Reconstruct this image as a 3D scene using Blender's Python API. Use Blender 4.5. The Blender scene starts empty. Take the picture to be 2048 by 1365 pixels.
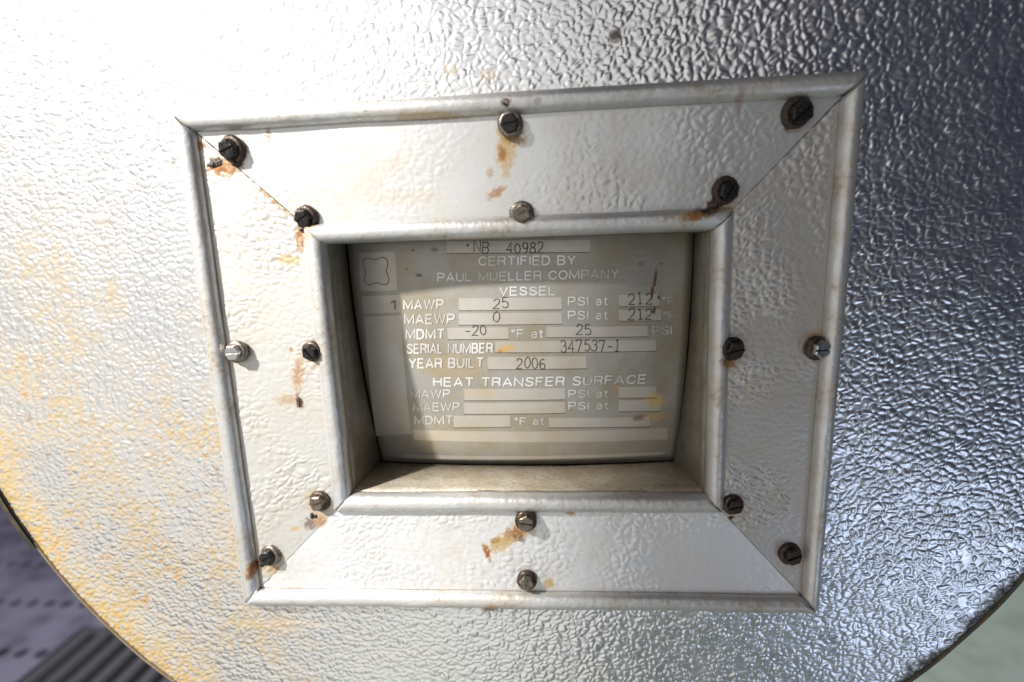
import bpy, math, random
import numpy as np
from mathutils import Vector, Matrix, noise as mnoise

random.seed(7)
S = bpy.context.scene
C = S.collection

# ------------------------------------------------------------------ camera
F_PX = 1000.0
R_CV = Matrix(((0.99734010, 0.06484236, -0.03328938),      # right
               (-0.02093517, -0.18263630, -0.98295763),    # down
               (-0.06981714, 0.98103998, -0.18079302)))    # forward
CAM = Vector((0.01701281, -0.23288057, 0.05946847))
cam_d = bpy.data.cameras.new('camera')
cam = bpy.data.objects.new('camera', cam_d); C.objects.link(cam)
r, d, f = R_CV[0], R_CV[1], R_CV[2]
cam.matrix_world = Matrix(((r[0], -d[0], -f[0], CAM[0]), (r[1], -d[1], -f[1], CAM[1]),
                           (r[2], -d[2], -f[2], CAM[2]), (0, 0, 0, 1)))
cam_d.sensor_width = 36.0; cam_d.lens = 36.0 * F_PX / 2048.0
cam_d.clip_start = 0.01; cam_d.clip_end = 60.0
cam_d.dof.use_dof = True; cam_d.dof.focus_distance = 0.245; cam_d.dof.aperture_fstop = 4.2
S.camera = cam

# ------------------------------------------------------------------ light
W = bpy.data.worlds.new('World'); S.world = W; W.use_nodes = True
W.node_tree.nodes['Background'].inputs[0].default_value = (0.27, 0.35, 0.80, 1)
W.node_tree.nodes['Background'].inputs[1].default_value = 0.04

def area(name, loc, target, sx, sy, power, col, roll=0.0):
    l = bpy.data.lights.new(name, 'AREA'); l.shape = 'RECTANGLE'; l.size = sx; l.size_y = sy
    l.energy = power; l.color = col
    o = bpy.data.objects.new(name, l); C.objects.link(o)
    q = (Vector(target) - Vector(loc)).to_track_quat('-Z', 'Y')
    o.matrix_world = Matrix.Translation(loc) @ q.to_matrix().to_4x4() @ Matrix.Rotation(math.radians(roll), 4, 'Z')
    return o
area('window_light', (-0.62, -1.00, -0.10), (-0.62, 0.0, -0.10), 1.7, 2.4, 9.6, (1.0, 0.985, 0.96), roll=-7)
# shielded work lamp at the upper left: its shield cuts the beam along a slanting line just right of the middle
LAMP = Vector((-0.80, -0.68, 0.78)); E1, E2 = Vector((0.022, 0, 0.19)), Vector((0.062, 0, -0.145))
l = bpy.data.lights.new('work_lamp', 'SPOT'); l.energy = 156.0; l.color = (1.0, 0.982, 0.955); l.shadow_soft_size = 0.034
l.spot_size = math.radians(179.0); l.spot_blend = 0.02
o = bpy.data.objects.new('work_lamp', l); C.objects.link(o)
ax = (E1 - LAMP).cross(E2 - LAMP).normalized()
if ax.x > 0: ax = -ax
o.matrix_world = Matrix.Translation(LAMP) @ ax.to_track_quat('-Z', 'Y').to_matrix().to_4x4()
area('side_fill', (-1.50, -0.45, 0.05), (0, 0, 0), 0.7, 1.8, 1.8, (1.0, 0.98, 0.95))  # added fill from the left, lifts the dark creases of the jacket
area('doorway_light', (1.20, -1.20, -0.98), (0.2, 0, 0), 0.55, 0.6, 2.4, (0.60, 0.72, 1.0))
area('floor_fill', (0.0, 2.8, 1.9), (0.0, 1.6, -1.3), 4.0, 1.2, 105.0, (0.95, 0.97, 1.0))  # added unseen lamp that brightens the floor behind the tank

V = S.view_settings
V.view_transform = 'Standard'; V.look = 'None'; V.exposure = 0.18; V.gamma = 1.0
S.render.engine = 'CYCLES'
S.cycles.max_bounces = 4; S.cycles.diffuse_bounces = 2; S.cycles.glossy_bounces = 3
S.cycles.caustics_reflective = False; S.cycles.caustics_refractive = False

# ------------------------------------------------------------------ helpers
def at(px, py, y=0.0):
    """point of the vertical plane Y = y seen at a place of the photograph (survey of the flat front)"""
    c = Vector(((px - 1024) / F_PX, (py - 682.5) / F_PX, 1.0))
    v = R_CV[0] * c[0] + R_CV[1] * c[1] + R_CV[2] * c[2]
    s = (y - CAM[1]) / v[1]
    return CAM + v * s

def plate_y(x, z):
    return 0.0165 + 0.8 * (x - 0.005) ** 2 + 1.3 * (z - 0.04) ** 2

def atp(px, py):
    y = 0.02
    for _ in range(8):
        p = at(px, py, y); y = plate_y(p.x, p.z)
    return p

def atz(px, py, z):
    c = Vector(((px - 1024) / F_PX, (py - 682.5) / F_PX, 1.0))
    v = R_CV[0] * c[0] + R_CV[1] * c[1] + R_CV[2] * c[2]
    return CAM + v * ((z - CAM[2]) / v[2])

def empty(name, loc, label, cat, group=None):
    o = bpy.data.objects.new(name, None); C.objects.link(o); o.location = loc
    o.empty_display_size = 0.02
    o['label'] = label; o['category'] = cat
    if group: o['group'] = group
    o['_r'] = 1
    del o['_r']
    return o

ROOTLOC = {}
def mesh_obj(name, verts, faces, mat, parent=None, smooth=True, label=None):
    """one mesh object; coordinates are given in world space"""
    me = bpy.data.meshes.new(name)
    off = Vector((0, 0, 0))
    if parent is not None:
        q = parent
        while q is not None:
            off = off + q.location; q = q.parent
    me.from_pydata([tuple(Vector(v) - off) for v in verts], [], faces)
    me.update()
    if smooth:
        me.polygons.foreach_set('use_smooth', [True] * len(me.polygons))
    o = bpy.data.objects.new(name, me); C.objects.link(o)
    o.parent = parent
    if mat is not None: me.materials.append(mat)
    if label: o['label'] = label
    return o

def bm_obj(name, bm, mat, parent=None, smooth=False):
    vs = [v.co.copy() for v in bm.verts]; bm.verts.index_update()
    fs = [[v.index for v in fc.verts] for fc in bm.faces]
    bm.free()
    return mesh_obj(name, vs, fs, mat, parent, smooth)

def box_vf(x0, x1, y0, y1, z0, z1):
    v = [(x0, y0, z0), (x1, y0, z0), (x1, y1, z0), (x0, y1, z0), (x0, y0, z1), (x1, y0, z1), (x1, y1, z1), (x0, y1, z1)]
    fcs = [(0, 3, 2, 1), (4, 5, 6, 7), (0, 1, 5, 4), (1, 2, 6, 5), (2, 3, 7, 6), (3, 0, 4, 7)]
    return v, fcs

# relief of embossed sheet, worked out once per vertex
PERM = np.random.RandomState(11).permutation(4096)
def hsh(i, j, k):
    return PERM[(PERM[(PERM[i & 4095] + j) & 4095] + k) & 4095]
def perlin(x, z, cell, seed):
    x = x / cell + 311.7; z = z / cell + 173.3
    i = np.floor(x).astype(np.int64); j = np.floor(z).astype(np.int64); u = x - i; w = z - j
    def g(di, dj):
        a = hsh(i + di, j + dj, seed) * (2 * np.pi / 4096.0)
        return np.cos(a) * (u - di) + np.sin(a) * (w - dj)
    su = u * u * u * (u * (u * 6 - 15) + 10); sw = w * w * w * (w * (w * 6 - 15) + 10)
    a = g(0, 0) * (1 - su) + g(1, 0) * su; b = g(0, 1) * (1 - su) + g(1, 1) * su
    return (a * (1 - sw) + b * sw) * 1.5
def worley(x, z, cell, seed):
    x = x / cell + 311.7; z = z / cell + 173.3
    i = np.floor(x).astype(np.int64); j = np.floor(z).astype(np.int64)
    f1 = np.full(x.shape, 9.0); f2 = np.full(x.shape, 9.0)
    for di in (-1, 0, 1):
        for dj in (-1, 0, 1):
            a = hsh(i + di, j + dj, seed)
            px = i + di + (a & 63) / 63.0; pz = j + dj + (a >> 6) / 63.0
            dd = np.hypot(px - x, pz - z)
            f2 = np.minimum(f2, np.maximum(f1, dd)); f1 = np.minimum(f1, dd)
    return f1, f2
def sst(v, a, b):
    t = np.clip((v - a) / (b - a), 0, 1); return t * t * (3 - 2 * t)
def stucco(x, z, cell, seed=3, crease=0.46, soft=0.0):
    """embossed stucco: low pebbles of uneven height, split by crooked creases"""
    wx = perlin(x, z, cell * 1.7, seed + 1); wz = perlin(x, z, cell * 1.7, seed + 2)
    X = x * 0.86 + wx * cell * 0.60; Z = z * 1.10 + wz * cell * 0.60
    f1, f2 = worley(X, Z, cell, seed)
    n1 = perlin(x, z, cell * 1.25, seed + 3); n2 = perlin(x, z, cell * 0.55, seed + 4); n3 = perlin(x, z, cell * 4.0, seed + 5)
    dome = 1.0 - sst(f1, 0.05, 0.95)
    h = sst(f2 - f1, 0.0, crease) * (0.72 + 0.35 * n1) + 0.22 * dome + 0.20 * n1 + 0.06 * n2 * (1 - soft) + 0.15 * n3
    return h

# ------------------------------------------------------------------ materials
class NT:
    def __init__(self, name):
        self.m = bpy.data.materials.new(name); self.m.use_nodes = True
        self.t = self.m.node_tree; self.b = self.t.nodes['Principled BSDF']
        self.pos = self.n('ShaderNodeNewGeometry').outputs['Position']
    def n(self, typ, **kw):
        nd = self.t.nodes.new(typ)
        for k, v in kw.items(): setattr(nd, k, v)
        return nd
    def link(self, a, b): self.t.links.new(a, b)
    def put(self, sock, v):
        if isinstance(v, bpy.types.NodeSocket): self.link(v, sock)
        elif isinstance(v, (tuple, list)) and sock.type == 'RGBA' and len(v) == 3: sock.default_value = (*v, 1)
        else: sock.default_value = v
    def math(self, op, a, b=None, c=None, clamp=False):
        nd = self.n('ShaderNodeMath', operation=op, use_clamp=clamp)
        self.put(nd.inputs[0], a)
        if b is not None: self.put(nd.inputs[1], b)
        if c is not None: self.put(nd.inputs[2], c)
        return nd.outputs[0]
    def vmath(self, op, a, b=None, out=0):
        nd = self.n('ShaderNodeVectorMath', operation=op)
        self.put(nd.inputs[0], a)
        if b is not None: self.put(nd.inputs[1], b)
        return nd.outputs[out]
    def noise(self, scale, detail=2.0, rough=0.5, vec=None, dist=0.0, out=0):
        nd = self.n('ShaderNodeTexNoise')
        self.link(vec if vec is not None else self.pos, nd.inputs['Vector'])
        nd.inputs['Scale'].default_value = scale; nd.inputs['Detail'].default_value = detail
        nd.inputs['Roughness'].default_value = rough; nd.inputs['Distortion'].default_value = dist
        return nd.outputs[out]
    def smooth(self, v, a, b, lo=0.0, hi=1.0):
        nd = self.n('ShaderNodeMapRange', interpolation_type='SMOOTHSTEP')
        self.put(nd.inputs[0], v)
        for i, x in enumerate((a, b, lo, hi)): self.put(nd.inputs[1 + i], x)
        return nd.outputs[0]
    def mix(self, fac, a, b, blend='MIX'):
        nd = self.n('ShaderNodeMix', data_type='RGBA', blend_type=blend)
        self.put(nd.inputs[0], fac); self.put(nd.inputs[6], a); self.put(nd.inputs[7], b)
        return nd.outputs[2]
    def bump(self, h, dist, strength=1.0, normal=None):
        nd = self.n('ShaderNodeBump'); nd.inputs['Distance'].default_value = dist
        self.put(nd.inputs['Strength'], strength); self.link(h, nd.inputs['Height'])
        if normal is not None: self.link(normal, nd.inputs['Normal'])
        return nd.outputs[0]
    def stain(self, c, rx, rz, ang=0.0, rag=0.9, nz=None):
        """ragged elliptical stain about a place; 1 in its core and 0 outside"""
        v = self.vmath('SUBTRACT', self.pos, tuple(c))
        mp = self.n('ShaderNodeMapping', vector_type='POINT')
        # rotate about Y, then scale
        self.link(v, mp.inputs['Vector'])
        mp.inputs['Rotation'].default_value = (0, math.radians(-ang), 0)
        sc = self.vmath('MULTIPLY', mp.outputs[0], (0.88 / rx, 0.0, 0.88 / rz))
        ln = self.vmath('LENGTH', sc, out=1)
        if nz is not None:
            ln = self.math('ADD', ln, self.math('MULTIPLY', self.math('SUBTRACT', nz, 0.5), rag * 2.2))
        return self.smooth(ln, 1.05, 0.45)

RUST = (0.27, 0.095, 0.016); RUSTD = (0.022, 0.012, 0.008); OCH = (0.47, 0.31, 0.11)

def apply_stains(N, col, rough, metal, stains, nz, keep=None):
    if keep is not None: stains = [t for t in stains if keep(t[0].x, t[0].z)]
    for (c, rx, rz, ang, kind, amt) in stains:
        m = N.stain(c, rx, rz, ang, 0.9, nz)
        m = N.math('MULTIPLY', N.math('MULTIPLY', m, amt), N.smooth(nz, 0.28, 0.50, 0.45, 1.0))
        cc = {'rust': N.mix(m, OCH, RUST), 'dark': N.mix(m, RUST, RUSTD), 'ochre': OCH, 'grime': (0.03, 0.024, 0.016)}[kind]
        col = N.mix(m, col, cc)
        rough = N.math('MAXIMUM', rough, N.math('MULTIPLY', m, 0.6))
        metal = N.math('MULTIPLY', metal, N.math('SUBTRACT', 1.0, N.math('MULTIPLY', m, 0.9)))
    return col, rough, metal

def m_jacket():
    N = NT('stucco_embossed_jacket')
    big = N.noise(9.0, 3.0, 0.55)
    mid = N.noise(60.0, 4.0, 0.6)
    fine = N.noise(330.0, 4.0, 0.6)
    col = N.mix(N.smooth(big, 0.3, 0.7), (0.80, 0.80, 0.80), (0.84, 0.83, 0.80))
    # yellow rust film on the lower left of the end panel, patchy
    zone = None
    for c, rr in (((-0.29, 0, -0.02), 0.17), ((-0.22, 0, -0.12), 0.16), ((-0.16, 0, -0.05), 0.08)):
        dd = N.math('DIVIDE', N.vmath('DISTANCE', N.pos, c, out=1), rr)
        dd = N.smooth(N.math('ADD', dd, N.math('MULTIPLY', N.math('SUBTRACT', mid, 0.5), 1.5)), 1.05, 0.25)
        zone = dd if zone is None else N.math('MAXIMUM', zone, dd)
    film = N.math('MULTIPLY', zone, N.smooth(fine, 0.33, 0.58))
    film = N.math('MULTIPLY', film, N.smooth(N.noise(26.0, 3.0, 0.6), 0.36, 0.58, 0.22, 1.0))
    col = N.mix(N.math('MULTIPLY', film, 0.85), col, (0.50, 0.365, 0.18))
    film2 = N.math('MULTIPLY', zone, N.smooth(N.math('MULTIPLY', mid, fine), 0.28, 0.44))
    col = N.mix(N.math('MULTIPLY', film2, 0.55), col, (0.50, 0.22, 0.04))
    rough = N.smooth(mid, 0.2, 0.8, 0.27, 0.35); metal = N.math('SUBTRACT', 0.96, N.math('MULTIPLY', film, 0.5))
    st = [(at(46, 790), .003, .003, 0, 'rust', .7), (at(1232, 72), .0028, .0028, 0, 'dark', .9),
          (at(232, 122), .0016, .005, -30, 'rust', .6), (at(205, 1118), .005, .003, 0, 'rust', .7), (at(430, 560), .004, .03, 4, 'ochre', .5),
          (at(470, 1060), .004, .02, 4, 'rust', .5), (at(980, 1216), .006, .003, 0, 'rust', .8), (at(560, 1250), .03, .004, 0, 'ochre', .4),
          (at(975, 150), .004, .003, 0, 'ochre', .5), (at(900, 140), .004, .003, 0, 'ochre', .4), (at(345, 322), .0016, .0012, 0, 'dark', .8), (at(362, 322), .0016, .0012, 0, 'dark', .8)]
    # dirt caught along the rim: golden at the lower left, near black at the lower right
    sx = N.n('ShaderNodeSeparateXYZ'); N.link(N.pos, sx.inputs[0])
    rad = N.vmath('DISTANCE', N.vmath('MULTIPLY', N.pos, (1, 0, 1)), (-0.0071, 0, 0.0411), out=1)
    rr = N.math('ADD', rad, N.math('MULTIPLY', N.math('SUBTRACT', mid, 0.5), 0.022))
    gold = N.math('MULTIPLY', N.smooth(rr, 0.262, 0.292), N.smooth(sx.outputs[0], -0.06, -0.14))
    gold = N.math('MULTIPLY', gold, N.smooth(fine, 0.30, 0.55))
    col = N.mix(N.math('MULTIPLY', gold, 0.9), col, (0.50, 0.34, 0.12))
    soot = N.math('MULTIPLY', N.smooth(N.math('ADD', rr, N.math('MULTIPLY', N.math('SUBTRACT', fine, 0.5), 0.010)), 0.2835, 0.2900), N.smooth(sx.outputs[0], 0.06, 0.14))
    col = N.mix(N.math('MULTIPLY', soot, 0.92), col, (0.030, 0.024, 0.015))
    metal = N.math('MULTIPLY', metal, N.math('SUBTRACT', 1.0, N.math('MULTIPLY', N.math('MAXIMUM', soot, gold), 0.6)))
    col, rough, metal = apply_stains(N, col, rough, metal, st, fine)
    N.put(N.b.inputs['Base Color'], col); N.put(N.b.inputs['Roughness'], rough); N.put(N.b.inputs['Metallic'], metal)
    return N.m

FST = [(440, 336, .0095, .0042, 8, 'rust', 1.0), (428, 326, .0055, .0024, -12, 'dark', 1.0), (470, 322, .004, .004, 0, 'dark', 1.0),
       (1012, 300, .0045, .013, 5, 'ochre', .8), (1004, 306, .0022, .0045, 0, 'rust', .9), (992, 386, .0055, .0022, -25, 'rust', .8), (980, 345, .0022, .0025, 0, 'rust', .6),
       (1012, 208, .0020, .0024, 30, 'dark', 1.0), (1028, 277, .0055, .003, 0, 'rust', .8), (598, 478, .0024, .0062, 8, 'rust', 1.0), (545, 402, .0145, .0010, 43, 'rust', .75), (575, 522, .006, .003, 0, 'ochre', .8),
       (1582, 250, .0042, .0032, 20, 'dark', .9), (1402, 428, .0085, .0026, -14, 'dark', 1.0), (1385, 434, .006, .0022, 0, 'rust', .9), (1430, 410, .004, .004, 0, 'dark', 1.0),
       (1452, 722, .003, .0035, 0, 'dark', 1.0), (1462, 728, .003, .003, 0, 'rust', .9), (1625, 678, .004, .003, 0, 'rust', .6), (1640, 665, .003, .002, 0, 'ochre', .7),
       (594, 750, .0036, .0095, 6, 'rust', .75), (572, 802, .0065, .0036, 0, 'rust', .6), (597, 806, .0021, .0046, 0, 'dark', 1.0), (580, 700, .0012, .0015, 0, 'rust', .8),
       (618, 1050, .0045, .0042, 20, 'dark', .75), (640, 1045, .004, .0035, 0, 'rust', .8), (628, 1000, .006, .006, 0, 'ochre', .6), (588, 1060, .003, .0016, 0, 'ochre', .8),
       (508, 1136, .0034, .0062, 30, 'rust', 1.0), (500, 1150, .0017, .0026, 20, 'dark', .7), (545, 1140, .004, .002, 20, 'rust', .7),
       (1030, 1070, .0075, .0050, -30, 'rust', .95), (1040, 1078, .0024, .0038, -25, 'dark', .7), (1000, 1090, .0080, .0046, -30, 'ochre', .9), (974, 1108, .0021, .0062, -18, 'rust', 1.0), (990, 1085, .003, .002, -30, 'rust', .8),
       (1098, 1170, .0028, .0038, 0, 'ochre', .9), (985, 1212, .004, .003, 0, 'rust', .7), (1140, 1027, .003, .0018, 0, 'ochre', .9),
       (870, 232, .018, .0020, 3, 'ochre', .6), (400, 290, .003, .002, -40, 'rust', .9), (535, 270, .0012, .003, 0, 'rust', .7), (1075, 205, .002, .0016, 0, 'dark', .4),
       (755, 350, .02, .005, -30, 'ochre', .22), (800, 395, .02, .004, 0, 'ochre', .2), (1480, 205, .002, .006, 0, 'dark', .4)]

for hx, hy, hk in ((458, 306, .55), (1020, 256, .5), (1600, 232, .35), (607, 446, .55), (1455, 392, .5), (625, 712, .45), (1465, 708, .5), (635, 1018, .55), (535, 1128, .5), (1052, 1052, .5), (1053, 1172, .25), (1470, 1024, .3), (1585, 1122, .3), (470, 712, .2)):
    FST.append((hx, hy, .0068, .0072, 0, 'rust', hk))
def m_frame(name, keep, y0=-0.004, base=(0.63, 0.63, 0.62), stains=True, rough0=(0.30, 0.42), metal0=0.45):
    N = NT(name)
    mid = N.noise(45.0, 4.0, 0.6); fine = N.noise(420.0, 4.0, 0.62); big = N.noise(14.0, 2.0, 0.5)
    col = N.mix(N.smooth(mid, 0.30, 0.72), base, tuple(b * k for b, k in zip(base, (0.95, 0.92, 0.87))))
    # faint ochre wash in patches
    col = N.mix(N.math('MULTIPLY', N.smooth(N.math('MULTIPLY', big, fine), 0.24, 0.40), 0.20), col, (0.52, 0.40, 0.22))
    rough = N.smooth(mid, 0.2, 0.8, *rough0); metal = metal0
    if stains:
        st = [(at(a, b, y0), rx, rz, an, k, am) for (a, b, rx, rz, an, k, am) in FST]
        col, rough, metal = apply_stains(N, col, rough, metal, st, fine, keep)
    N.put(N.b.inputs['Base Color'], col); N.put(N.b.inputs['Roughness'], rough); N.put(N.b.inputs['Metallic'], metal)
    return N.m

def m_bead():
    N = NT('rolled_bead_metal')
    mid = N.noise(70.0, 4.0, 0.6); fine = N.noise(420.0, 4.0, 0.62); f2 = N.noise(260.0, 2.0, 0.5)
    col = N.mix(N.smooth(mid, 0.35, 0.70), (0.62, 0.615, 0.60), (0.56, 0.52, 0.46))
    col = N.mix(N.math('MULTIPLY', N.smooth(N.math('MULTIPLY', mid, fine), 0.30, 0.40), 0.5), col, (0.36, 0.26, 0.15))
    rough = N.smooth(mid, 0.2, 0.8, 0.34, 0.48); metal = 0.60
    st = [(at(a, b, -0.006), rx, rz, an, k, am) for (a, b, rx, rz, an, k, am) in FST]
    def keep(x, z):
        e = min(abs(abs(x) - .143), abs(abs(x) - .091)) if abs(z) < .13 else 1
        g = min(abs(abs(z) - .119), abs(z - .070), abs(z + .066))
        return (e < .011 and abs(z) < .128) or (g < .011 and abs(x) < .15)
    col, rough, metal = apply_stains(N, col, rough, metal, st, fine, keep)
    N.put(N.b.inputs['Base Color'], col); N.put(N.b.inputs['Roughness'], rough); N.put(N.b.inputs['Metallic'], metal)
    N.put(N.b.inputs['Normal'], N.bump(N.math('ADD', f2, N.math('MULTIPLY', fine, 0.4)), 0.0006, 0.55))
    return N.m

def m_wall(name='grimy_shaded_return', c1=(0.34, 0.31, 0.26), c2=(0.24, 0.205, 0.145)):  # default tones: grime, darkened further to hold the shade of the recess
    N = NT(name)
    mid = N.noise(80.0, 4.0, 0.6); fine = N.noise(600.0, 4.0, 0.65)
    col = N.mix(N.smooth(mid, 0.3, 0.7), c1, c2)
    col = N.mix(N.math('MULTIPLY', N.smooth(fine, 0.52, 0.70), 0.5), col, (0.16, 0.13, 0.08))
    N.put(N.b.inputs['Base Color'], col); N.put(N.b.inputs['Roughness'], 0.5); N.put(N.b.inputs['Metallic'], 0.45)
    N.put(N.b.inputs['Normal'], N.bump(N.noise(330.0, 3.0, 0.6), 0.0009, 0.6))
    return N.m

PST = [(1012, 698, .0050, .0022, -10, 'ochre', 1.0), (1000, 703, .0022, .0012, 0, 'rust', .8), (1310, 560, .0010, .0065, 8, 'dark', .9), (1304, 585, .0010, .0045, 5, 'dark', .9), (1308, 622, .0011, .0020, 15, 'dark', 1.0), (1317, 595, .0010, .0012, 0, 'dark', .9),
       (1310, 800, .0060, .0045, 25, 'ochre', .8), (1278, 836, .0042, .0020, -8, 'dark', .7), (1310, 835, .006, .003, 0, 'ochre', .6), (1210, 600, .0016, .0016, 0, 'rust', .6), (1232, 778, .0016, .0022, 0, 'rust', .6),
       (826, 501, .0008, .0008, 0, 'dark', .8), (868, 500, .0022, .0012, 0, 'grime', .5), (838, 551, .0020, .0009, 0, 'grime', .7), (813, 539, .0010, .0006, 0, 'grime', .6), (935, 491, .0008, .0008, 0, 'dark', .9), (1282, 528, .0015, .0013, 0, 'grime', .5), (1322, 528, .0012, .0008, 0, 'grime', .5),
       (905, 735, .02, .008, 0, 'ochre', .25), (960, 788, .012, .003, 0, 'ochre', .35)]

def m_plate(name, colr, rough0, metal0, wear=1.0):
    N = NT(name)
    sep = N.n('ShaderNodeMapping'); N.link(N.pos, sep.inputs['Vector']); sep.inputs['Scale'].default_value = (0.12, 1, 1)
    brush = N.noise(900.0, 3.0, 0.6, vec=sep.outputs[0])
    mid = N.noise(38.0, 4.0, 0.6); fine = N.noise(500.0, 4.0, 0.65)
    col = N.mix(N.math('MULTIPLY', N.smooth(mid, 0.35, 0.66), 0.95 * wear), colr, tuple(c * k for c, k in zip(colr, (0.88, 0.80, 0.64))))
    col = N.mix(N.math('MULTIPLY', N.smooth(fine, 0.58, 0.74), 0.35 * wear), col, (0.20, 0.16, 0.10))
    if wear < 0.5:   # letters faded in patches, the glare that drowns them put into the colour
        col = N.mix(N.math('MULTIPLY', N.smooth(N.noise(46.0, 3.0, 0.6), 0.42, 0.62), 0.85), col, (0.47, 0.44, 0.39))
    rough = N.smooth(brush, 0.3, 0.7, rough0 - 0.05, rough0 + 0.06); metal = metal0
    st = []
    if wear > 0.5:
        st = [(atp(a, b), rx, rz, an, k, am) for (a, b, rx, rz, an, k, am) in PST]
    col, rough, metal = apply_stains(N, col, rough, metal, st, fine)
    N.put(N.b.inputs['Base Color'], col); N.put(N.b.inputs['Roughness'], rough); N.put(N.b.inputs['Metallic'], metal)
    N.put(N.b.inputs['Normal'], N.bump(brush, 0.0002, 0.12))
    return N.m

def m_simple(name, col, rough, metal, scale=300.0, amt=0.4, col2=None, bump=0.0004):
    N = NT(name)
    nz = N.noise(scale, 4.0, 0.65)
    col2 = col2 or tuple(c * 0.5 for c in col)
    N.put(N.b.inputs['Base Color'], N.mix(N.math('MULTIPLY', N.smooth(nz, 0.4, 0.65), amt), col, col2))
    N.put(N.b.inputs['Roughness'], N.smooth(nz, 0.3, 0.7, max(rough - 0.1, 0.05), rough + 0.12)); N.put(N.b.inputs['Metallic'], metal)
    if bump: N.put(N.b.inputs['Normal'], N.bump(nz, bump, 0.6))
    return N.m

M = dict(
    jacket=m_jacket(),
    top=m_frame('frame_sheet_flattened', lambda x, z: z > .055, rough0=(0.24, 0.33)),
    left=m_frame('frame_sheet_tan', lambda x, z: x < -.075, base=(0.58, 0.565, 0.53), rough0=(0.40, 0.50)),
    right=m_frame('frame_sheet_crinkled', lambda x, z: x > .08, base=(0.52, 0.50, 0.47), rough0=(0.38, 0.46)),
    bottom=m_frame('frame_sheet_pale', lambda x, z: z < -.055, base=(0.76, 0.76, 0.76), rough0=(0.36, 0.44)),
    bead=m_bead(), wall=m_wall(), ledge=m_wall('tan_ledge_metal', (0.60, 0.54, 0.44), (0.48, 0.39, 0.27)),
    plate=m_plate('etched_nameplate', (0.35, 0.335, 0.30), 0.33, 0.35),
    field=m_plate('nameplate_bare_metal', (0.48, 0.45, 0.40), 0.34, 0.35, 0.6),
    letter=m_plate('nameplate_bright_letters', (0.72, 0.70, 0.67), 0.30, 0.35, 0.25),
    stamp=m_simple('stamped_groove', (0.06, 0.05, 0.04), 0.7, 0.1, bump=0),
    groove=m_simple('dirty_groove', (0.16, 0.12, 0.08), 0.7, 0.2, bump=0),
    black=m_simple('tarred_screw_steel', (0.014, 0.014, 0.015), 0.26, 0.4, 500, 0.6, (0.045, 0.033, 0.026), 0.0008),
    brown=m_simple('rusted_screw_steel', (0.030, 0.020, 0.016), 0.40, 0.5, 500, 0.7, (0.075, 0.035, 0.018), 0.0007),
    grey=m_simple('dull_screw_steel', (0.24, 0.21, 0.17), 0.38, 0.85, 500, 0.7, (0.09, 0.06, 0.04), 0.0005),
    steel=m_simple('bright_screw_steel', (0.52, 0.52, 0.50), 0.30, 0.95, 500, 0.45, (0.25, 0.21, 0.17), 0.0003),
    wash_b=m_simple('brown_washer', (0.10, 0.068, 0.052), 0.40, 0.6, 500, 0.8, (0.025, 0.016, 0.012), 0.0005),
    wash_g=m_simple('grey_washer', (0.30, 0.26, 0.22), 0.36, 0.85, 500, 0.6, (0.10, 0.07, 0.05), 0.0004),
    slot=m_simple('slot_dirt', (0.012, 0.010, 0.009), 0.8, 0.0, bump=0),
    tar=m_simple('old_sealant', (0.020, 0.015, 0.013), 0.35, 0.0, 700, 0.7, (0.10, 0.045, 0.02), 0.0012),
    dark=m_simple('dark_vessel_steel', (0.02, 0.018, 0.015), 0.7, 0.2, 200),
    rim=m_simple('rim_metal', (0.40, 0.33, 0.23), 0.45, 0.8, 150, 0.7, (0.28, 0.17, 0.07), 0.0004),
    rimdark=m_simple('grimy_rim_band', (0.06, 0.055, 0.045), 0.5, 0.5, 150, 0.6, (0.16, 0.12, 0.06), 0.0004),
    floor=m_simple('pale_floor_coating', (0.44, 0.50, 0.43), 0.5, 0.0, 9.0, 0.7, (0.30, 0.35, 0.26), 0),
    perf=m_simple('perforated_steel', (0.25, 0.235, 0.315), 0.5, 0.1, 5.0, 0.9, (0.11, 0.10, 0.15), 0),
    pit=m_simple('drain_pit', (0.012, 0.012, 0.014), 0.8, 0.0, bump=0),
    bar=m_simple('grating_bar_steel', (0.13, 0.125, 0.14), 0.5, 0.2, 60.0, 0.5, (0.07, 0.065, 0.07), 0),
    leg=m_simple('painted_leg', (0.62, 0.60, 0.70), 0.45, 0.0, 20.0, 0.4, (0.45, 0.44, 0.52), 0),
)

# ------------------------------------------------------------------ setting: floor below and behind
ZF = -1.35
FK = 2.074                         # size of the floor things
def fx(x): return CAM[0] + (x - CAM[0]) * FK
def fy(y): return CAM[1] + (y - CAM[1]) * FK
v, fcs = box_vf(-14, 14, -8, 22, ZF - 0.40, ZF - 0.30)
o = mesh_obj('sub_floor', v, fcs, M['pit'], None, False); o['kind'] = 'structure'
# floor sheet to the right of the drain trench
v, fcs = box_vf(fx(-0.338), 14, -8, 22, ZF - 0.10, ZF)
o = mesh_obj('floor', v, fcs, M['floor'], None, False); o['kind'] = 'structure'
v, fcs = box_vf(-14, fx(-1.60), -8, 22, ZF - 0.10, ZF)
o = mesh_obj('floor_beyond', v, fcs, M['floor'], None, False); o['kind'] = 'structure'

# ------------------------------------------------------------------ tank jacket: the round end panel
TC = (-0.0071, 0.0411); TR_ = 0.2916; RELIEF = 0.00037
OPX = (-0.0895, 0.0960); OPZ = (-0.0655, 0.0695)          # opening cut in the end panel
jack = empty('tank_jacket', (TC[0], 0.0, TC[1] - TR_), 'round tank end clad in silver stucco embossed metal, yellow rust at lower left', 'tank')

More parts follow.
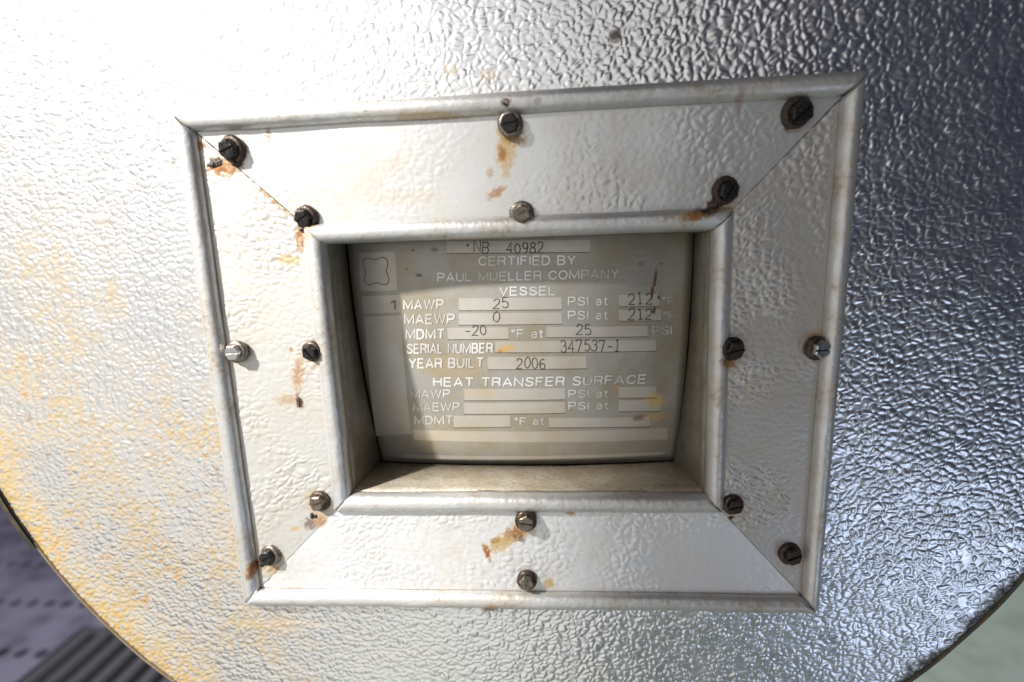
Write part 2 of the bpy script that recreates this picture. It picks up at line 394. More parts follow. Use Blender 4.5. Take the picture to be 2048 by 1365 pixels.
def np_mesh(name, V_, F_, mat, parent):
    """dense quad mesh from arrays in world coordinates"""
    off = np.zeros(3); q = parent
    while q is not None: off = off + np.array(q.location); q = q.parent
    me = bpy.data.meshes.new(name)
    me.vertices.add(len(V_)); me.vertices.foreach_set('co', (V_ - off).astype(np.float32).ravel())
    me.loops.add(F_.size); me.loops.foreach_set('vertex_index', F_.astype(np.int32).ravel())
    me.polygons.add(len(F_)); me.polygons.foreach_set('loop_start', np.arange(0, F_.size, 4, dtype=np.int32))
    me.update(calc_edges=True)
    me.polygons.foreach_set('use_smooth', np.ones(len(F_), dtype=bool))
    me.materials.append(mat)
    o = bpy.data.objects.new(name, me); C.objects.link(o); o.parent = parent
    return o
ST_ = 0.00053
xs = np.arange(TC[0] - TR_ - .001, TC[0] + TR_ + .001, ST_); zs = np.arange(TC[1] - TR_ - .001, TC[1] + TR_ + .001, ST_)
GX, GZ = np.meshgrid(xs, zs, indexing='ij')
hh = stucco(GX, GZ, 0.0030)
big_w = perlin(GX, GZ, 0.14, 40) * 0.0016 + perlin(GX, GZ, 0.05, 41) * 0.0003
rad = np.hypot(GX - TC[0], GZ - TC[1])
calm = np.clip((np.maximum(np.abs(GX) - .15, np.abs(GZ) - .126)) / .03, 0, 1) * np.clip((TR_ - rad) / .02, 0, 1)
GY = 0.0006 - hh * RELIEF - np.abs(big_w) * calm * -1.0
ok = (rad < TR_ - 0.0002) & ~((GX > OPX[0]) & (GX < OPX[1]) & (GZ > OPZ[0]) & (GZ < OPZ[1]))
idx = -np.ones(GX.shape, dtype=np.int64); idx[ok] = np.arange(ok.sum())
quad = ok[:-1, :-1] & ok[1:, :-1] & ok[1:, 1:] & ok[:-1, 1:]
F_ = np.stack([idx[:-1, :-1][quad], idx[1:, :-1][quad], idx[1:, 1:][quad], idx[:-1, 1:][quad]], 1)
np_mesh('end_panel', np.stack([GX[ok], GY[ok], GZ[ok]], 1), F_, M['jacket'], jack)

def ring(name, prof, mat, a0, a1, n, parent, closed=False):
    """profile (radius, y) swept about the tank axis between two angles"""
    vs, fs = [], []
    for i in range(n + 1):
        a = a0 + (a1 - a0) * i / n
        wob = mnoise.noise(Vector((math.cos(a) * 9, math.sin(a) * 9, 1.0))) * 0.0005
        for (rr, y) in prof:
            vs.append((TC[0] + (rr + wob) * math.cos(a), y, TC[1] + (rr + wob) * math.sin(a)))
    m = len(prof)
    for i in range(n):
        for j in range(m - (0 if closed else 1)):
            fs.append((i * m + j, i * m + (j + 1) % m, (i + 1) * m + (j + 1) % m, (i + 1) * m + j))
    return mesh_obj(name, vs, fs, mat, parent)
# rolled edge of the panel, then the side cladding going back
def ang(px, py):
    p = at(px, py); return math.atan2(p.z - TC[1], p.x - TC[0])
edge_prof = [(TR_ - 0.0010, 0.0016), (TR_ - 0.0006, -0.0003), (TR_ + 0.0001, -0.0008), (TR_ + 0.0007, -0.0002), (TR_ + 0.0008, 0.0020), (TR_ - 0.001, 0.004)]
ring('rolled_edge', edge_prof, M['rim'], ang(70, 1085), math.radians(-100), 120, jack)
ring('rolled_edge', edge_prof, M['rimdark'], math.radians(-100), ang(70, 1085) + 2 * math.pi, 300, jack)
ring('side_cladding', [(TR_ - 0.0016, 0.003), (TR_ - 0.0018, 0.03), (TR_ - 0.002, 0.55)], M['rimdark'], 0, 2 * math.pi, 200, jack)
# strap that laps over the edge on the left, ending in a step
ring('edge_strap', [(TR_ - 0.0004, -0.0014), (TR_ + 0.0026, -0.0012), (TR_ + 0.0030, 0.004), (TR_ + 0.0028, 0.030), (TR_ + 0.0014, 0.030)], M['rimdark'],
     ang(76, 1094), ang(76, 1094) - 0.9, 80, jack)

# ------------------------------------------------------------------ vessel head inside the jacket
head = empty('vessel_head', (0.0, 0.02, -0.16), 'dark dished vessel head deep inside the recess behind the nameplate', 'vessel')
vs, fs = [], []
n = 28
for i in range(n + 1):
    for k in range(n + 1):
        x = -0.14 + 0.29 * i / n; z = -0.13 + 0.27 * k / n
        vs.append((x, plate_y(x, z) + 0.004, z))
for i in range(n):
    for k in range(n):
        a = i * (n + 1) + k; fs.append((a, a + n + 1, a + n + 2, a + 1))
mesh_obj('dished_shell', vs, fs, M['dark'], head)

# ------------------------------------------------------------------ the mitred frame round the nameplate
frame = empty('nameplate_surround', (0, 0, 0), 'mitred square metal frame with rolled beads, screwed to the tank end round the nameplate recess', 'frame')
PAN_Y = -0.0030
def P2(px, py, y):
    p = at(px, py, y); return Vector((p.x, p.z))
# corner of each piece: (outer, inner) at its two mitres, read on the front
OUT = dict(TL=Vector((-.1478, .1244)), TR=Vector((.1482, .1250)), BR=Vector((.1476, -.1223)), BL=Vector((-.1474, -.1228)))
INN = dict(TL=Vector((-.0846, .0655)), TR=Vector((.0908, .0652)), BR=Vector((.0925, -.0605)), BL=Vector((-.0842, -.0605)))
G = 0.00022
def shift(p, dx, dz): return Vector((p.x + dx, p.y + dz))
sides = dict(
    top=(OUT['TL'], INN['TL'], shift(OUT['TR'], .0006, .0004), INN['TR'], M['top']),
    right=(shift(OUT['TR'], -.0004, -.0014), shift(INN['TR'], 0, -.0002), OUT['BR'], INN['BR'], M['right']),
    bottom=(shift(OUT['BR'], -.0004, 0), shift(INN['BR'], -.0004, 0), OUT['BL'], INN['BL'], M['bottom']),
    left=(shift(OUT['BL'], 0, .0003), shift(INN['BL'], 0, .0003), shift(OUT['TL'], .0003, -.0010), shift(INN['TL'], 0, -.0002), M['left']),
)
UW = 0.0615                                                   # width of a side piece
def strip(name, A, B, prof, mat, parent, seed, segs=110, thick=0.0007, wob=0.0005, taper=None):
    """profile (u, y) run from mitre A to mitre B; u counts from the outer edge inwards"""
    (Ao, Ai), (Bo, Bi) = A, B
    vs, fs = [], []
    for i in range(segs + 1):
        t = i / segs
        for j, (u, y) in enumerate(prof):
            k = u / UW
            a = Ao + (Ai - Ao) * k; b = Bo + (Bi - Bo) * k
            p = a + (b - a) * t
            w = mnoise.noise(Vector((p.x * 22, p.y * 22, seed))) * wob + mnoise.noise(Vector((p.x * 80, p.y * 80, seed))) * wob * 0.35
            dirw = (Ai - Ao).normalized()
            yy = y(p.x, p.y) if callable(y) else y
            if taper is not None: p = Vector((p.x + taper(p.y) * max(0.0, yy) / 0.025, p.y))
            vs.append((p.x + w * 0.8, yy + w * (0.8 if not callable(y) else 0.2), p.y + w * 0.8))
    m = len(prof)
    for i in range(segs):
        for j in range(m - 1):
            fs.append((i * m + j, (i + 1) * m + j, (i + 1) * m + j + 1, i * m + j + 1))
    o = mesh_obj(name, vs, fs, mat, parent)
    if thick:
        md = o.modifiers.new('thick', 'SOLIDIFY'); md.thickness = thick; md.offset = -1
    return o
OB = 0.0080; IB0, IB1 = 0.0534, 0.0615
def arc(uc, yc, ru, ry, d0, d1, n):
    return [(uc - ru * math.cos(math.radians(d0 + (d1 - d0) * i / n)), yc - ry * math.sin(math.radians(d0 + (d1 - d0) * i / n))) for i in range(n + 1)]
prof_outer = [(0.0, 0.0002)] + arc(OB / 2, -0.0030, OB / 2, 0.0042, 0, 180, 14)
prof_inner = arc((IB0 + IB1) / 2, -0.0030, (IB1 - IB0) / 2, 0.0042, 0, 180, 14) + [(IB1 + 0.0001, -0.0005)]
prof_wall = [(IB1 + 0.0001, -0.0012), (IB1 + 0.0001, 0.004), (IB1 + 0.0002, 0.009), (IB1 + 0.0003, lambda x, z: plate_y(x, z) - 0.0016)]
labels = dict(top='smooth flattened upper side of the frame', right='crinkled grey right side of the frame', bottom='pale lower side of the frame', left='tan stained left side of the frame')
def sheet(A, B, mat, parent, seed, amp, cell, kind):
    """flat side of the frame with its worn embossing as real relief"""
    (Ao, Ai), (Bo, Bi) = [[np.array(q) for q in e] for e in (A, B)]
    nl, nu = 420, 76
    t = np.linspace(0, 1, nl + 1)[:, None]; u = np.linspace(OB - 0.0002, IB0 + 0.0002, nu + 1)[None, :]; k = u / UW
    ax = Ao[0] + (Ai[0] - Ao[0]) * k; az = Ao[1] + (Ai[1] - Ao[1]) * k; bx = Bo[0] + (Bi[0] - Bo[0]) * k; bz = Bo[1] + (Bi[1] - Bo[1]) * k
    X = ax + (bx - ax) * t; Z = az + (bz - az) * t
    h = stucco(X, Z, cell, seed, 0.5, 0.7)
    wear = 0.25 + 0.75 * sst(perlin(X, Z, 0.035, seed + 9), -0.25, 0.35)
    edge = np.minimum(1, np.minimum(u - OB, IB0 - u).clip(0) / 0.003)
    Y = PAN_Y - h * amp * wear * edge - perlin(X, Z, 0.030, seed + 7) * 0.00016 * edge - perlin(X, Z, 0.010, seed + 8) * 0.00003 * edge
    I = np.arange((nl + 1) * (nu + 1)).reshape(nl + 1, nu + 1)
    F_ = np.stack([I[:-1, :-1].ravel(), I[1:, :-1].ravel(), I[1:, 1:].ravel(), I[:-1, 1:].ravel()], 1)
    return np_mesh('side_panel', np.stack([X.ravel(), Y.ravel(), Z.ravel()], 1), F_, mat, parent)
def low(z): return min(1.0, max(0.0, (0.065 - z) / 0.125))
TAPER = dict(left=lambda z: -0.0020 + 0.0045 * low(z), right=lambda z: -0.0042 * low(z))      # side walls lean in towards the bottom
RELAMP = dict(top=(0.00018, 0.0032), right=(0.00050, 0.0030), bottom=(0.00034, 0.0034), left=(0.00045, 0.0034))
for q, (nm, (Ao, Ai, Bo, Bi, mat)) in enumerate(sides.items()):
    A, B = (Ao, Ai), (Bo, Bi)
    pan = sheet(A, B, mat, frame, 50 + q * 20, *RELAMP[nm], nm)
    pan['label'] = labels[nm]
    strip('outer_bead', A, B, prof_outer, M['bead'], pan, q * 3.7 + .4)
    strip('inner_bead', A, B, prof_inner, M['bead'], pan, q * 3.7 + .8)
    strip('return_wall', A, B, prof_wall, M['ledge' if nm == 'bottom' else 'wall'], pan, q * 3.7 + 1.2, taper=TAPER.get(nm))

# ------------------------------------------------------------------ screws
def lathe(prof, n=28, jit=0.0, seed=0.0):
    vs, fs = [], []
    for k in range(n):
        a = 2 * math.pi * k / n
        j = 1 + jit * mnoise.noise(Vector((math.cos(a) * 1.6, math.sin(a) * 1.6, seed)))
        for (rr, hgt) in prof: vs.append((rr * j * math.cos(a), hgt, rr * j * math.sin(a)))
    m = len(prof)
    for k in range(n):
        for j in range(m - 1):
            fs.append((k * m + j, ((k + 1) % n) * m + j, ((k + 1) % n) * m + j + 1, k * m + j + 1))
    fs.append([k * m + m - 1 for k in range(n)][::-1])
    return vs, fs

def clip(poly, nrm, dist):
    out = []
    for i in range(len(poly)):
        a, b = poly[i], poly[(i + 1) % len(poly)]
        da, db = a.dot(nrm) - dist, b.dot(nrm) - dist
        if da >= 0: out.append(a)
        if da * db < 0: out.append(a + (b - a) * (da / (da - db)))
    return out

def hex_head(slot_deg, hex_deg, R0, h_low, h_top, slot_w):
    """slotted hexagon head: full lower prism, two upper halves with the slot between; +h points out of the panel"""
    hexp = [Vector((R0 * math.cos(math.radians(hex_deg + 60 * k)), R0 * math.sin(math.radians(hex_deg + 60 * k)))) for k in range(6)]
    vs, fs = [], []
    def prism(poly, h0, h1, inset):
        n = len(poly); c = sum(poly, Vector((0, 0))) / n; b = len(vs)
        for p in poly: vs.append((p.x, -h0, p.y))
        for p in poly: vs.append((p.x, -(h1 - inset), p.y))
        for p in poly:
            q = p * (1 - inset / R0 * 1.3)
            vs.append((q.x, -h1, q.y))
        for i in range(n):
            j = (i + 1) % n
            fs.append((b + i, b + j, b + n + j, b + n + i)); fs.append((b + n + i, b + n + j, b + 2 * n + j, b + 2 * n + i))
        fs.append([b + 2 * n + i for i in range(n)])
    prism(hexp, 0.0, h_low, 0.0001)
    nn = Vector((-math.sin(math.radians(slot_deg)), math.cos(math.radians(slot_deg))))
    for sgn in (1, -1):
        half = clip(hexp, nn * sgn, slot_w / 2)
        if len(half) > 2: prism(half, h_low, h_top, 0.0005)
    return vs, fs

# photo place, slot angle, head metal, washer metal, tilt x, tilt z, size
SCR = [(458, 297, 20, 'black', 'wash_b', 10, -8, 1.10, 'tarred screw at the upper left corner'), (1020, 247, 8, 'black', 'wash_g', 6, 0, 1.0, None), (1600, 222, 40, 'black', 'tar', 12, 10, 1.20, 'blackened screw at the upper right corner'),
       (607, 435, 30, 'black', 'wash_b', 10, -8, 1.02, None), (1043, 427, 30, 'grey', 'wash_g', 4, 3, 1.0, 'dull grey slotted screw'), (1455, 380, 60, 'black', 'tar', 8, 12, 1.08, None),
       (470, 705, 2, 'steel', 'wash_g', 0, -4, 1.0, 'clean bright slotted screw'), (625, 703, -50, 'black', 'wash_b', 6, -6, 0.92, None), (1465, 698, 10, 'brown', 'black', 3, 10, 0.98, None),
       (1637, 698, 0, 'steel', 'wash_b', 3, 14, 1.0, 'bright hexagon screw with rusty washer'), (635, 1008, 20, 'grey', 'wash_b', -2, -6, 0.98, None), (535, 1118, 22, 'black', 'wash_g', -6, -8, 1.02, None),
       (1052, 1042, -8, 'grey', 'wash_b', -6, 2, 0.98, None), (1053, 1165, 80, 'grey', 'wash_b', -8, 2, 0.92, None), (1470, 1015, 10, 'brown', 'wash_b', -3, 8, 0.92, None), (1585, 1115, 15, 'brown', 'wash_b', -5, 10, 1.02, None)]
for i, (px, py, sl, hm, wm, tx, tz, sz, lab) in enumerate(SCR):
    p = at(px, py, -0.0065)
    rot = Matrix.Rotation(math.radians(tx), 3, 'X') @ Matrix.Rotation(math.radians(tz), 3, 'Z')
    base = Vector((p.x, PAN_Y - (0.0032 if i in (7, 8, 12) else 0.0018 if i in (1, 4, 6, 9, 13) else 0.0004), p.z))
    vs, fs = hex_head(sl, random.uniform(0, 60), 0.0042 * sz, 0.0026 * sz, 0.0036 * sz, 0.0011)
    off = Vector((0, -0.0008, 0))
    scr = mesh_obj('screw', [base + rot @ (Vector(q) + off) for q in vs], fs, M[hm], frame, False, lab)
    md = scr.modifiers.new('edge', 'BEVEL'); md.width = 0.00022; md.segments = 2; md.limit_method = 'ANGLE'
    prof = [(0.0050 * sz, 0.0020), (0.0056 * sz, 0.0004), (0.0056 * sz, -0.0006), (0.0051 * sz, -0.0013), (0.0043 * sz, -0.0017), (0.0038 * sz, -0.0017)]
    vs, fs = lathe(prof, 28, 0.05, i * 1.7)
    mesh_obj('washer', [base + rot @ Vector(q) for q in vs], fs, M[wm], scr, True)

# lumps of old tar and crust by some screws
def lump(px, py, rx, rz, hgt, ang_, seed, y=PAN_Y):
    p = at(px, py, y - 0.001); ca, sa = math.cos(math.radians(ang_)), math.sin(math.radians(ang_))
    vs, fs = [], []
    nr, na = 7, 26
    for i in range(nr + 1):
        t = i / nr
        for k in range(na):
            a = 2 * math.pi * k / na
            j = 1 + 0.55 * mnoise.noise(Vector((math.cos(a) * 1.5, math.sin(a) * 1.5, seed))) + 0.25 * mnoise.noise(Vector((math.cos(a) * 4, math.sin(a) * 4, seed)))
            u, w = rx * t * j * math.cos(a), rz * t * j * math.sin(a)
            hh = hgt * (1 - t ** 2.2) * (1 + 0.9 * mnoise.noise(Vector((u * 900, w * 900, seed))))
            vs.append((p.x + u * ca - w * sa, y + 0.0003 - max(hh, 0) - 0.0002 * (1 - t), p.z + u * sa + w * ca))
    for i in range(nr):
        for k in range(na):
            a, b = i * na + k, i * na + (k + 1) % na
            fs.append((a, b, b + na, a + na))
    mesh_obj('sealant_lump', vs, fs, M['tar'], frame)
for args in ((428, 327, .0052, .0022, .0012, 15, 1.0), (470, 322, .0036, .0030, .0014, 0, 2.0), (1402, 427, .0062, .0017, .0011, 12, 3.0), (1432, 408, .0040, .0035, .0016, 30, 4.0), (1585, 240, .0050, .0038, .0016, 30, 5.0),
             (1452, 716, .0024, .0024, .0012, 0, 6.0), (609, 458, .0034, .0018, .0012, 20, 7.0), (597, 806, .0014, .0032, .0005, 0, 8.0), (624, 1035, .0022, .0020, .0009, 0, 9.0), (522, 1128, .0036, .0022, .0012, 30, 10.0),
             (1462, 1038, .0016, .0014, .0008, 0, 11.0), (1010, 210, .0014, .0012, .0046, 20, 12.0), (1062, 1022, .003, .0010, .0016, 0, 13.0)):
    lump(*args)

# ------------------------------------------------------------------ the nameplate
plate = empty('nameplate', (0.004, 0.02, -0.064), 'curved stainless vessel nameplate with white lettering and stamped values, deep in the recess', 'nameplate')
def plate_patch(name, quad, mat, lift, nx=2, nz=2, parent=None, thick=0.0):
    """patch of the curved plate between four photo places TL, TR, BR, BL"""
    a, b, c, d_ = [atp(*q) for q in quad]
    return plate_patch3(name, [(q.x, q.z) for q in (a, b, c, d_)], mat, lift, nx, nz, parent)
def plate_patch3(name, q, mat, lift, nx=2, nz=2, parent=None):
    A, B, Cc, D = [Vector(p) for p in q]
    vs, fs = [], []
    for i in range(nx + 1):
        for k in range(nz + 1):
            s, t = i / nx, k / nz
            p = (A * (1 - s) + B * s) * (1 - t) + (D * (1 - s) + Cc * s) * t
            vs.append((p.x, plate_y(p.x, p.y) - lift, p.y))
    m = nz + 1
    for i in range(nx):
        for k in range(nz):
            fs.append((i * m + k, i * m + k + 1, (i + 1) * m + k + 1, (i + 1) * m + k))
    return mesh_obj(name, vs, fs, mat, parent or plate)
pl = plate_patch3('plate_sheet', [(-.0852, .0745), (.0900, .0745), (.0872, -.0592), (-.0798, -.0592)], M['plate'], 0.0, 40, 30)
md = pl.modifiers.new('thick', 'SOLIDIFY'); md.thickness = 0.0008; md.offset = -1

def field(x0, y0, x1, y1, x2=None, y2=None, skew=-3):
    s = skew * (x1 - x0) / 300.0
    o = plate_patch('value_field', [(x0, y0), (x1, y0 + s), (x1 + 1, y1 + s), (x0 + 1, y1)], M['field'], 0.00012, 8, 2)
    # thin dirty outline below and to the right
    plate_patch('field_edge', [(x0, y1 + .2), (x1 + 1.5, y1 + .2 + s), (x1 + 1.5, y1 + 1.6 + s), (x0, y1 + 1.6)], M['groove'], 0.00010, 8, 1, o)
for fd in ((893, 483, 1180, 507), (917, 597, 1123, 621), (917, 627, 1123, 650), (1237, 590, 1318, 613), (1237, 620, 1322, 642), (895, 656, 1017, 679), (1092, 654, 1295, 675), (990, 683, 1312, 705), (975, 714, 1172, 739),
           (928, 778, 1130, 801), (928, 806, 1130, 828), (1237, 774, 1312, 796), (1237, 801, 1320, 823), (907, 832, 1020, 855), (1097, 836, 1300, 855)):
    field(*fd)
plate_patch('value_field', [(826, 860), (1335, 856), (1335, 879), (828, 880)], M['field'], 0.00010, 10, 1)
plate_patch('lower_rim_strip', [(806, 908), (1330, 903), (1330, 909), (806, 916)], M['field'], 0.0003, 10, 1)
# column of boxes down the left edge of the plate
plate_patch('symbol_box', [(718, 506), (791, 504), (795, 581), (722, 583)], M['field'], 0.00012, 4, 4)
plate_patch('mark_box', [(724, 593), (797, 590), (801, 625), (728, 628)], M['field'], 0.00012, 4, 2)
plate_patch('side_box', [(729, 634), (802, 631), (822, 868), (752, 872)], M['field'], 0.00012, 4, 10)

def strokes(name, paths, wid, mat, lift):
    """polylines drawn as mitred bands lying on the curved plate"""
    vs, fs = [], []
    for np_, pa in enumerate(paths):
        n = len(pa); pa = [Vector(q) for q in pa]
        closed = (pa[0] - pa[-1]).length < 1e-9
        for i in range(n):
            p = pa[i]
            a = pa[i - 1] if i > 0 else (pa[-2] if closed else p)
            b = pa[i + 1] if i < n - 1 else (pa[1] if closed else p)
            t1 = (p - a).normalized() if (p - a).length > 1e-9 else (b - p).normalized()
            t2 = (b - p).normalized() if (b - p).length > 1e-9 else t1
            t = t1 + t2; t = t.normalized() if t.length > 1e-6 else t1
            k = min(1.0 / max(t.dot(t1), 0.35), 1.9)
            nn = Vector((-t.y, t.x)) * (wid / 2 * k)
            for q in (p + nn, p - nn): vs.append((q.x, plate_y(q.x, q.y) - lift - np_ * 0.000004, q.y))
        b0 = len(vs) - 2 * n
        for i in range(n - 1):
            fs.append((b0 + 2 * i, b0 + 2 * i + 1, b0 + 2 * i + 3, b0 + 2 * i + 2))
    return mesh_obj(name, vs, fs, M[mat], plate, False)
def ell(cx, cy, rx, ry, n=14): return [(cx + rx * math.cos(2 * math.pi * k / n), cy + ry * math.sin(2 * math.pi * k / n)) for k in range(n)] + [(cx + rx, cy)]
SANS = {'A': (.72, [[(0, 0), (.36, 1), (.72, 0)], [(.13, .30), (.59, .30)]]),
        'B': (.65, [[(0, 0), (0, 1), (.38, 1), (.56, .93), (.6, .77), (.54, .6), (.38, .53), (0, .53)], [(.36, .53), (.6, .43), (.65, .27), (.58, .07), (.4, 0), (0, 0)]]),
        'C': (.70, [[(.68, .70), (.58, .92), (.36, 1), (.13, .88), (0, .5), (.13, .12), (.36, 0), (.6, .08), (.7, .32)]]),
        'D': (.67, [[(0, 0), (0, 1), (.34, 1), (.56, .88), (.67, .5), (.56, .12), (.34, 0), (0, 0)]]),
        'E': (.60, [[(.58, 1), (0, 1), (0, 0), (.6, 0)], [(0, .53), (.54, .53)]]), 'F': (.56, [[(.56, 1), (0, 1), (0, 0)], [(0, .52), (.48, .52)]]),
        'H': (.66, [[(0, 0), (0, 1)], [(.66, 0), (.66, 1)], [(0, .53), (.66, .53)]]), 'I': (.02, [[(.01, 0), (.01, 1)]]),
        'L': (.52, [[(0, 1), (0, 0), (.52, 0)]]), 'M': (.86, [[(0, 0), (0, 1), (.43, .10), (.86, 1), (.86, 0)]]), 'N': (.66, [[(0, 0), (0, 1), (.66, 0), (.66, 1)]]),
        'O': (.76, [ell(.38, .5, .38, .5)]), 'P': (.62, [[(0, 0), (0, 1), (.4, 1), (.58, .93), (.62, .73), (.56, .53), (.4, .46), (0, .46)]]),
        'R': (.64, [[(0, 0), (0, 1), (.42, 1), (.6, .92), (.63, .75), (.58, .57), (.42, .5), (0, .5)], [(.36, .5), (.56, .4), (.62, 0)]]),
        'S': (.62, [[(.6, .75), (.52, .93), (.3, 1), (.1, .93), (.04, .75), (.14, .6), (.45, .47), (.6, .33), (.58, .12), (.42, .02), (.28, 0), (.08, .08), (0, .28)]]),
        'T': (.66, [[(0, 1), (.66, 1)], [(.33, 1), (.33, 0)]]), 'U': (.64, [[(0, 1), (0, .3), (.1, .07), (.32, 0), (.54, .07), (.64, .3), (.64, 1)]]),
        'V': (.68, [[(0, 1), (.34, 0), (.68, 1)]]), 'W': (1.0, [[(0, 1), (.25, 0), (.5, 1), (.75, 0), (1.0, 1)]]), 'Y': (.68, [[(0, 1), (.34, .45), (.68, 1)], [(.34, .45), (.34, 0)]]),
        'a': (.46, [[(.04, .55), (.12, .68), (.28, .72), (.42, .65), (.45, .5), (.45, 0)], [(.45, .42), (.15, .38), (.02, .2), (.12, .02), (.28, 0), (.45, .15)]]),
        't': (.34, [[(.14, .95), (.14, .15), (.22, .01), (.34, .02)], [(0, .7), (.32, .7)]]), '\u00b0': (.26, [ell(.13, .86, .13, .13, 8)]),
        '1': (.22, [[(0, .8), (.2, 1), (.2, 0)]]), ' ': (.22, [])}
def text(body, x0, x1, base, cap, mat='letter', bold=0.0, skew=None, lift=0.0002, name='lettering'):
    s = -3.0 if skew is None else skew
    a = atp(x0, base); b = atp(x1, base + s * (x1 - x0) / 300.0); c = atp(x0, base - cap)
    U = Vector((b.x - a.x, b.z - a.z)); Vv = Vector((c.x - a.x, c.z - a.z)); A = Vector((a.x, a.z))
    gap = 0.27; tot = sum(SANS[ch][0] + gap for ch in body) - gap
    x = 0.0; paths = []
    for ch in body:
        w, pp = SANS[ch]
        for pa in pp: paths.append([A + U * ((x + u) / tot) + Vv * (0.06 + 0.88 * v_) for (u, v_) in pa])
        x += w + gap
    return strokes(name, paths, Vv.length * (0.135 + bold * 2.4), mat, lift)
text('CERTIFIED BY', 958, 1150, 532, 19, bold=.012)
text('PAUL MUELLER COMPANY', 876, 1236, 564, 18, bold=.004, skew=-6)
text('VESSEL', 1000, 1110, 592, 18, bold=.012)
text('MAWP', 808, 886, 620, 20, bold=.022)
text('MAEWP', 810, 908, 649, 20, bold=.020)
text('MDMT', 813, 888, 679, 20, bold=.020)
text('SERIAL NUMBER', 815, 984, 708, 20, bold=.018)
text('YEAR BUILT', 819, 966, 737, 20, bold=.018)
text('HEAT TRANSFER SURFACE', 868, 1290, 773, 18, bold=.020, skew=-4)
text('MAWP', 823, 899, 797, 17); text('MAEWP', 828, 918, 823, 17); text('MDMT', 830, 905, 849, 17)
for b in (612, 640): text('PSI at', 1137, 1215, b, 18)
for b in (796, 820): text('PSI at', 1138, 1216, b, 16)
text('\u00b0F at', 1024, 1086, 677, 18); text('\u00b0F at', 1030, 1088, 851, 16)
text('PSI', 1306, 1342, 670, 18); text('\u00b0F', 1326, 1346, 611, 17); text('\u00b0F', 1327, 1347, 640, 17)
text('1', 782, 791, 621, 20, mat='groove')

# stamped characters: thin strokes
ST = {'0': [[(.5, 1), (.15, .85), (0, .5), (.15, .15), (.5, 0), (.85, .15), (1, .5), (.85, .85), (.5, 1)]],
      '1': [[(.2, .82), (.5, 1), (.5, 0)], [(.15, 0), (.85, 0)]],
      '2': [[(.05, .75), (.2, .95), (.5, 1), (.85, .92), (.95, .72), (.8, .5), (.0, 0), (1, 0)]],
      '3': [[(.05, .85), (.3, 1), (.7, 1), (.92, .8), (.75, .58), (.4, .54)], [(.75, .58), (1, .35), (.85, .08), (.5, 0), (.15, .04), (0, .2)]],
      '4': [[(.75, 0), (.75, 1), (0, .3), (1, .3)]],
      '5': [[(.9, 1), (.2, 1), (.12, .58), (.5, .65), (.85, .55), (1, .32), (.85, .08), (.45, 0), (.05, .12)]],
      '6': [[(.9, .88), (.6, 1), (.25, .85), (.05, .5), (.1, .15), (.5, 0), (.88, .1), (.95, .35), (.75, .55), (.4, .55), (.08, .35)]],
      '7': [[(0, .85), (0, 1), (1, 1), (.4, 0)]],
      '8': [[(.5, .55), (.15, .65), (.12, .9), (.5, 1), (.88, .9), (.85, .65), (.5, .55), (.1, .42), (0, .15), (.5, 0), (1, .15), (.9, .42), (.5, .55)]],
      '9': [[(.92, .6), (.6, .42), (.2, .48), (.05, .7), (.2, .95), (.6, 1), (.9, .85), (.95, .5), (.75, .15), (.3, 0)]],
      '-': [[(.1, .45), (.9, .45)]], '.': [[(.4, 0), (.55, .02)]],
      'N': [[(0, 0), (0, 1), (1, 0), (1, 1)]], 'B': [[(0, 0), (0, 1), (.7, 1), (.95, .8), (.7, .54), (0, .54)], [(.7, .54), (1, .28), (.75, 0), (0, 0)]],
      'J': [[(.9, 1), (.6, .15), (.3, 0), (0, .25)]]}
def stamped(body, x0, x1, base, cap, wid=0.00042, skew=-3.0, mat='stamp'):
    n = len(body); pw = (x1 - x0) / n
    a = atp(x0, base); b = atp(x1, base + skew * (x1 - x0) / 300.0); c = atp(x0, base - cap)
    U = Vector((b.x - a.x, b.z - a.z)) / n; Vv = Vector((c.x - a.x, c.z - a.z)); A = Vector((a.x, a.z))
    paths = []
    for i, ch in enumerate(body):
        if ch == ' ': continue
        jx, jy, js, jh = random.uniform(-.08, .08), random.uniform(-.07, .07), random.uniform(-.12, .12), random.uniform(.92, 1.06)
        for pa in ST[ch]:
            paths.append([A + U * (i + .12 + .74 * (x + jx + (y - .5) * js)) + Vv * (y * jh + jy) for (x, y) in pa])
    strokes('stamped_value', paths, wid, mat, 0.00028)
stamped('NB.', 946, 996, 506, 23); stamped('40982', 1012, 1089, 507, 21, 0.0005)
stamped('25', 984, 1019, 617, 21); stamped('0', 985, 1003, 645, 21); stamped('-20', 927, 974, 671, 19)
stamped('25', 1150, 1184, 671, 21); stamped('347537-1', 1120, 1242, 704, 23); stamped('2006', 1031, 1093, 738, 22)
stamped('212', 1255, 1306, 608, 22, 0.0005); stamped('212', 1255, 1306, 639, 22, 0.0005)
# four lobed outline in the symbol box
a = atp(752, 543); paths = [[]]
for k in range(97):
    t = 2 * math.pi * k / 96
    rr = 0.0072 * (1 + 0.20 * math.cos(4 * t + math.pi))
    paths[0].append(Vector((a.x + rr * math.cos(t) * 0.98, a.z + rr * math.sin(t))))
strokes('outline_symbol', paths, 0.0004, 'groove', 0.00028)

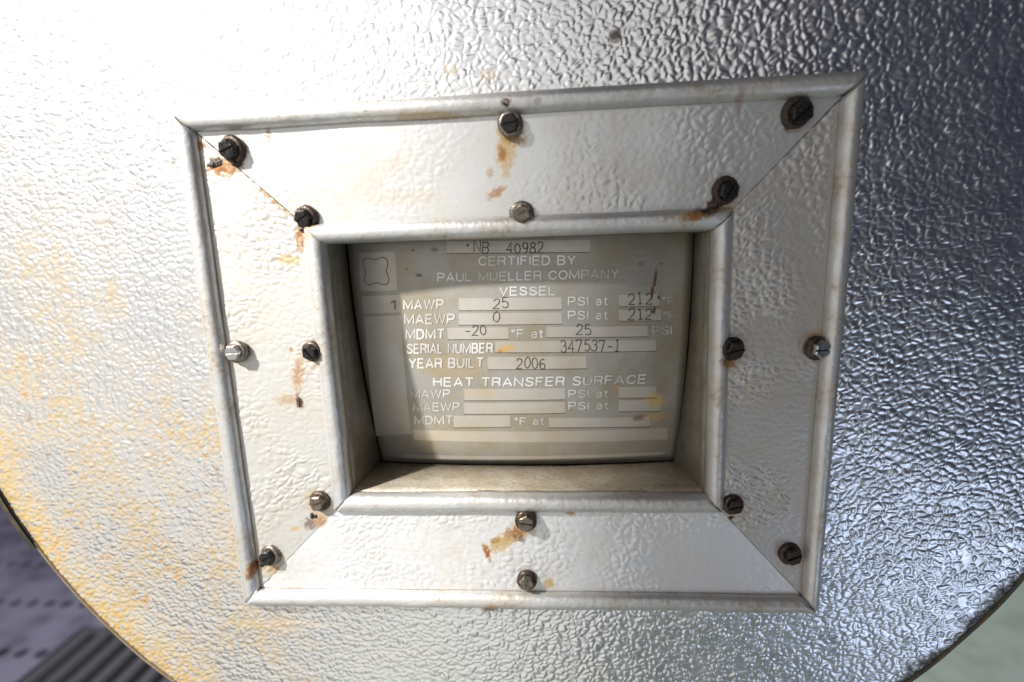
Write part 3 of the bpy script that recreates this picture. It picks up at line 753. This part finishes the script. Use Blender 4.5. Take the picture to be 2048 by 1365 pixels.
# ------------------------------------------------------------------ things on the floor, out of focus
# perforated drain cover at the lower left
def perforated(name, x0, x1, y0, y1, sx, sy, hr, mat, parent):
    vs, fs = [], []
    nx, ny = round((x1 - x0) / sx), round((y1 - y0) / sy)
    for i in range(nx):
        for k in range(ny):
            ax, ay = x0 + i * sx, y0 + k * sy; cx, cy = ax + sx / 2, ay + sy / 2; b = len(vs)
            sq = [(ax, ay), (cx, ay), (ax + sx, ay), (ax + sx, cy), (ax + sx, ay + sy), (cx, ay + sy), (ax, ay + sy), (ax, cy)]
            for (x, y) in sq: vs.append((x, y, ZF))
            for q in range(8):
                t = math.radians(225 + 45 * q); vs.append((cx + hr * math.cos(t), cy + hr * math.sin(t), ZF))
            for q in range(8):
                t = math.radians(225 + 45 * q); vs.append((cx + hr * math.cos(t), cy + hr * math.sin(t), ZF - 0.012))
            for q in range(8):
                w = (q + 1) % 8
                fs.append((b + q, b + w, b + 8 + w, b + 8 + q)); fs.append((b + 8 + q, b + 8 + w, b + 16 + w, b + 16 + q))
    return mesh_obj(name, vs, fs, mat, parent, False)
cov = empty('perforated_drain_cover', (-2.0, 1.2, ZF), 'pale lavender perforated metal cover on the floor at lower left, out of focus', 'drain cover')
perforated('cover_sheet', fx(-1.596), fx(-0.342), fy(0.5475), fy(1.5475), 0.038 * FK, 0.125 * FK, 0.0115 * FK, M['perf'], cov)
perforated('cover_sheet', fx(-1.596), fx(-0.874), fy(-0.2025), fy(0.5475), 0.038 * FK, 0.125 * FK, 0.0115 * FK, M['perf'], cov)
gr = empty('floor_grating', (-1.25, 0.6, ZF), 'dark floor grating of parallel bars beside the perforated cover', 'grating')
for k in range(13):
    x = -0.868 + k * 0.040
    v, fcs = box_vf(fx(x), fx(x + 0.019), fy(-0.20), fy(0.535), ZF - 0.03, ZF - 0.001)
    mesh_obj('bar', v, fcs, M['bar'], gr, False)
for y in (-0.2005, 0.5355):
    v, fcs = box_vf(fx(-0.870), fx(-0.345), fy(y), fy(y + 0.010), ZF - 0.03, ZF - 0.002)
    mesh_obj('end_rail', v, fcs, M['bar'], gr, False)

eq = empty('equipment_foot', (fx(-1.52), fy(0.70), ZF), 'pale painted equipment foot standing on the floor at the far left edge', 'equipment')
def rot_box(name, cx, cy, hx, hy, z0, z1, deg, mat, parent):
    v, fcs = box_vf(-hx, hx, -hy, hy, z0, z1); ca, sa = math.cos(math.radians(deg)), math.sin(math.radians(deg))
    o = mesh_obj(name, [(cx + x * ca - y * sa, cy + x * sa + y * ca, z) for (x, y, z) in v], fcs, mat, parent, False)
    md = o.modifiers.new('edge', 'BEVEL'); md.width = 0.004; md.segments = 2
    return o
rot_box('foot_plate', fx(-1.49), fy(0.66), 0.16 * FK, 0.22 * FK, ZF, ZF + 0.07, 45, M['leg'], eq)
rot_box('foot_post', fx(-1.58), fy(0.66), 0.06, 0.06, ZF + 0.068, ZF + 0.60, 45, M['leg'], eq)
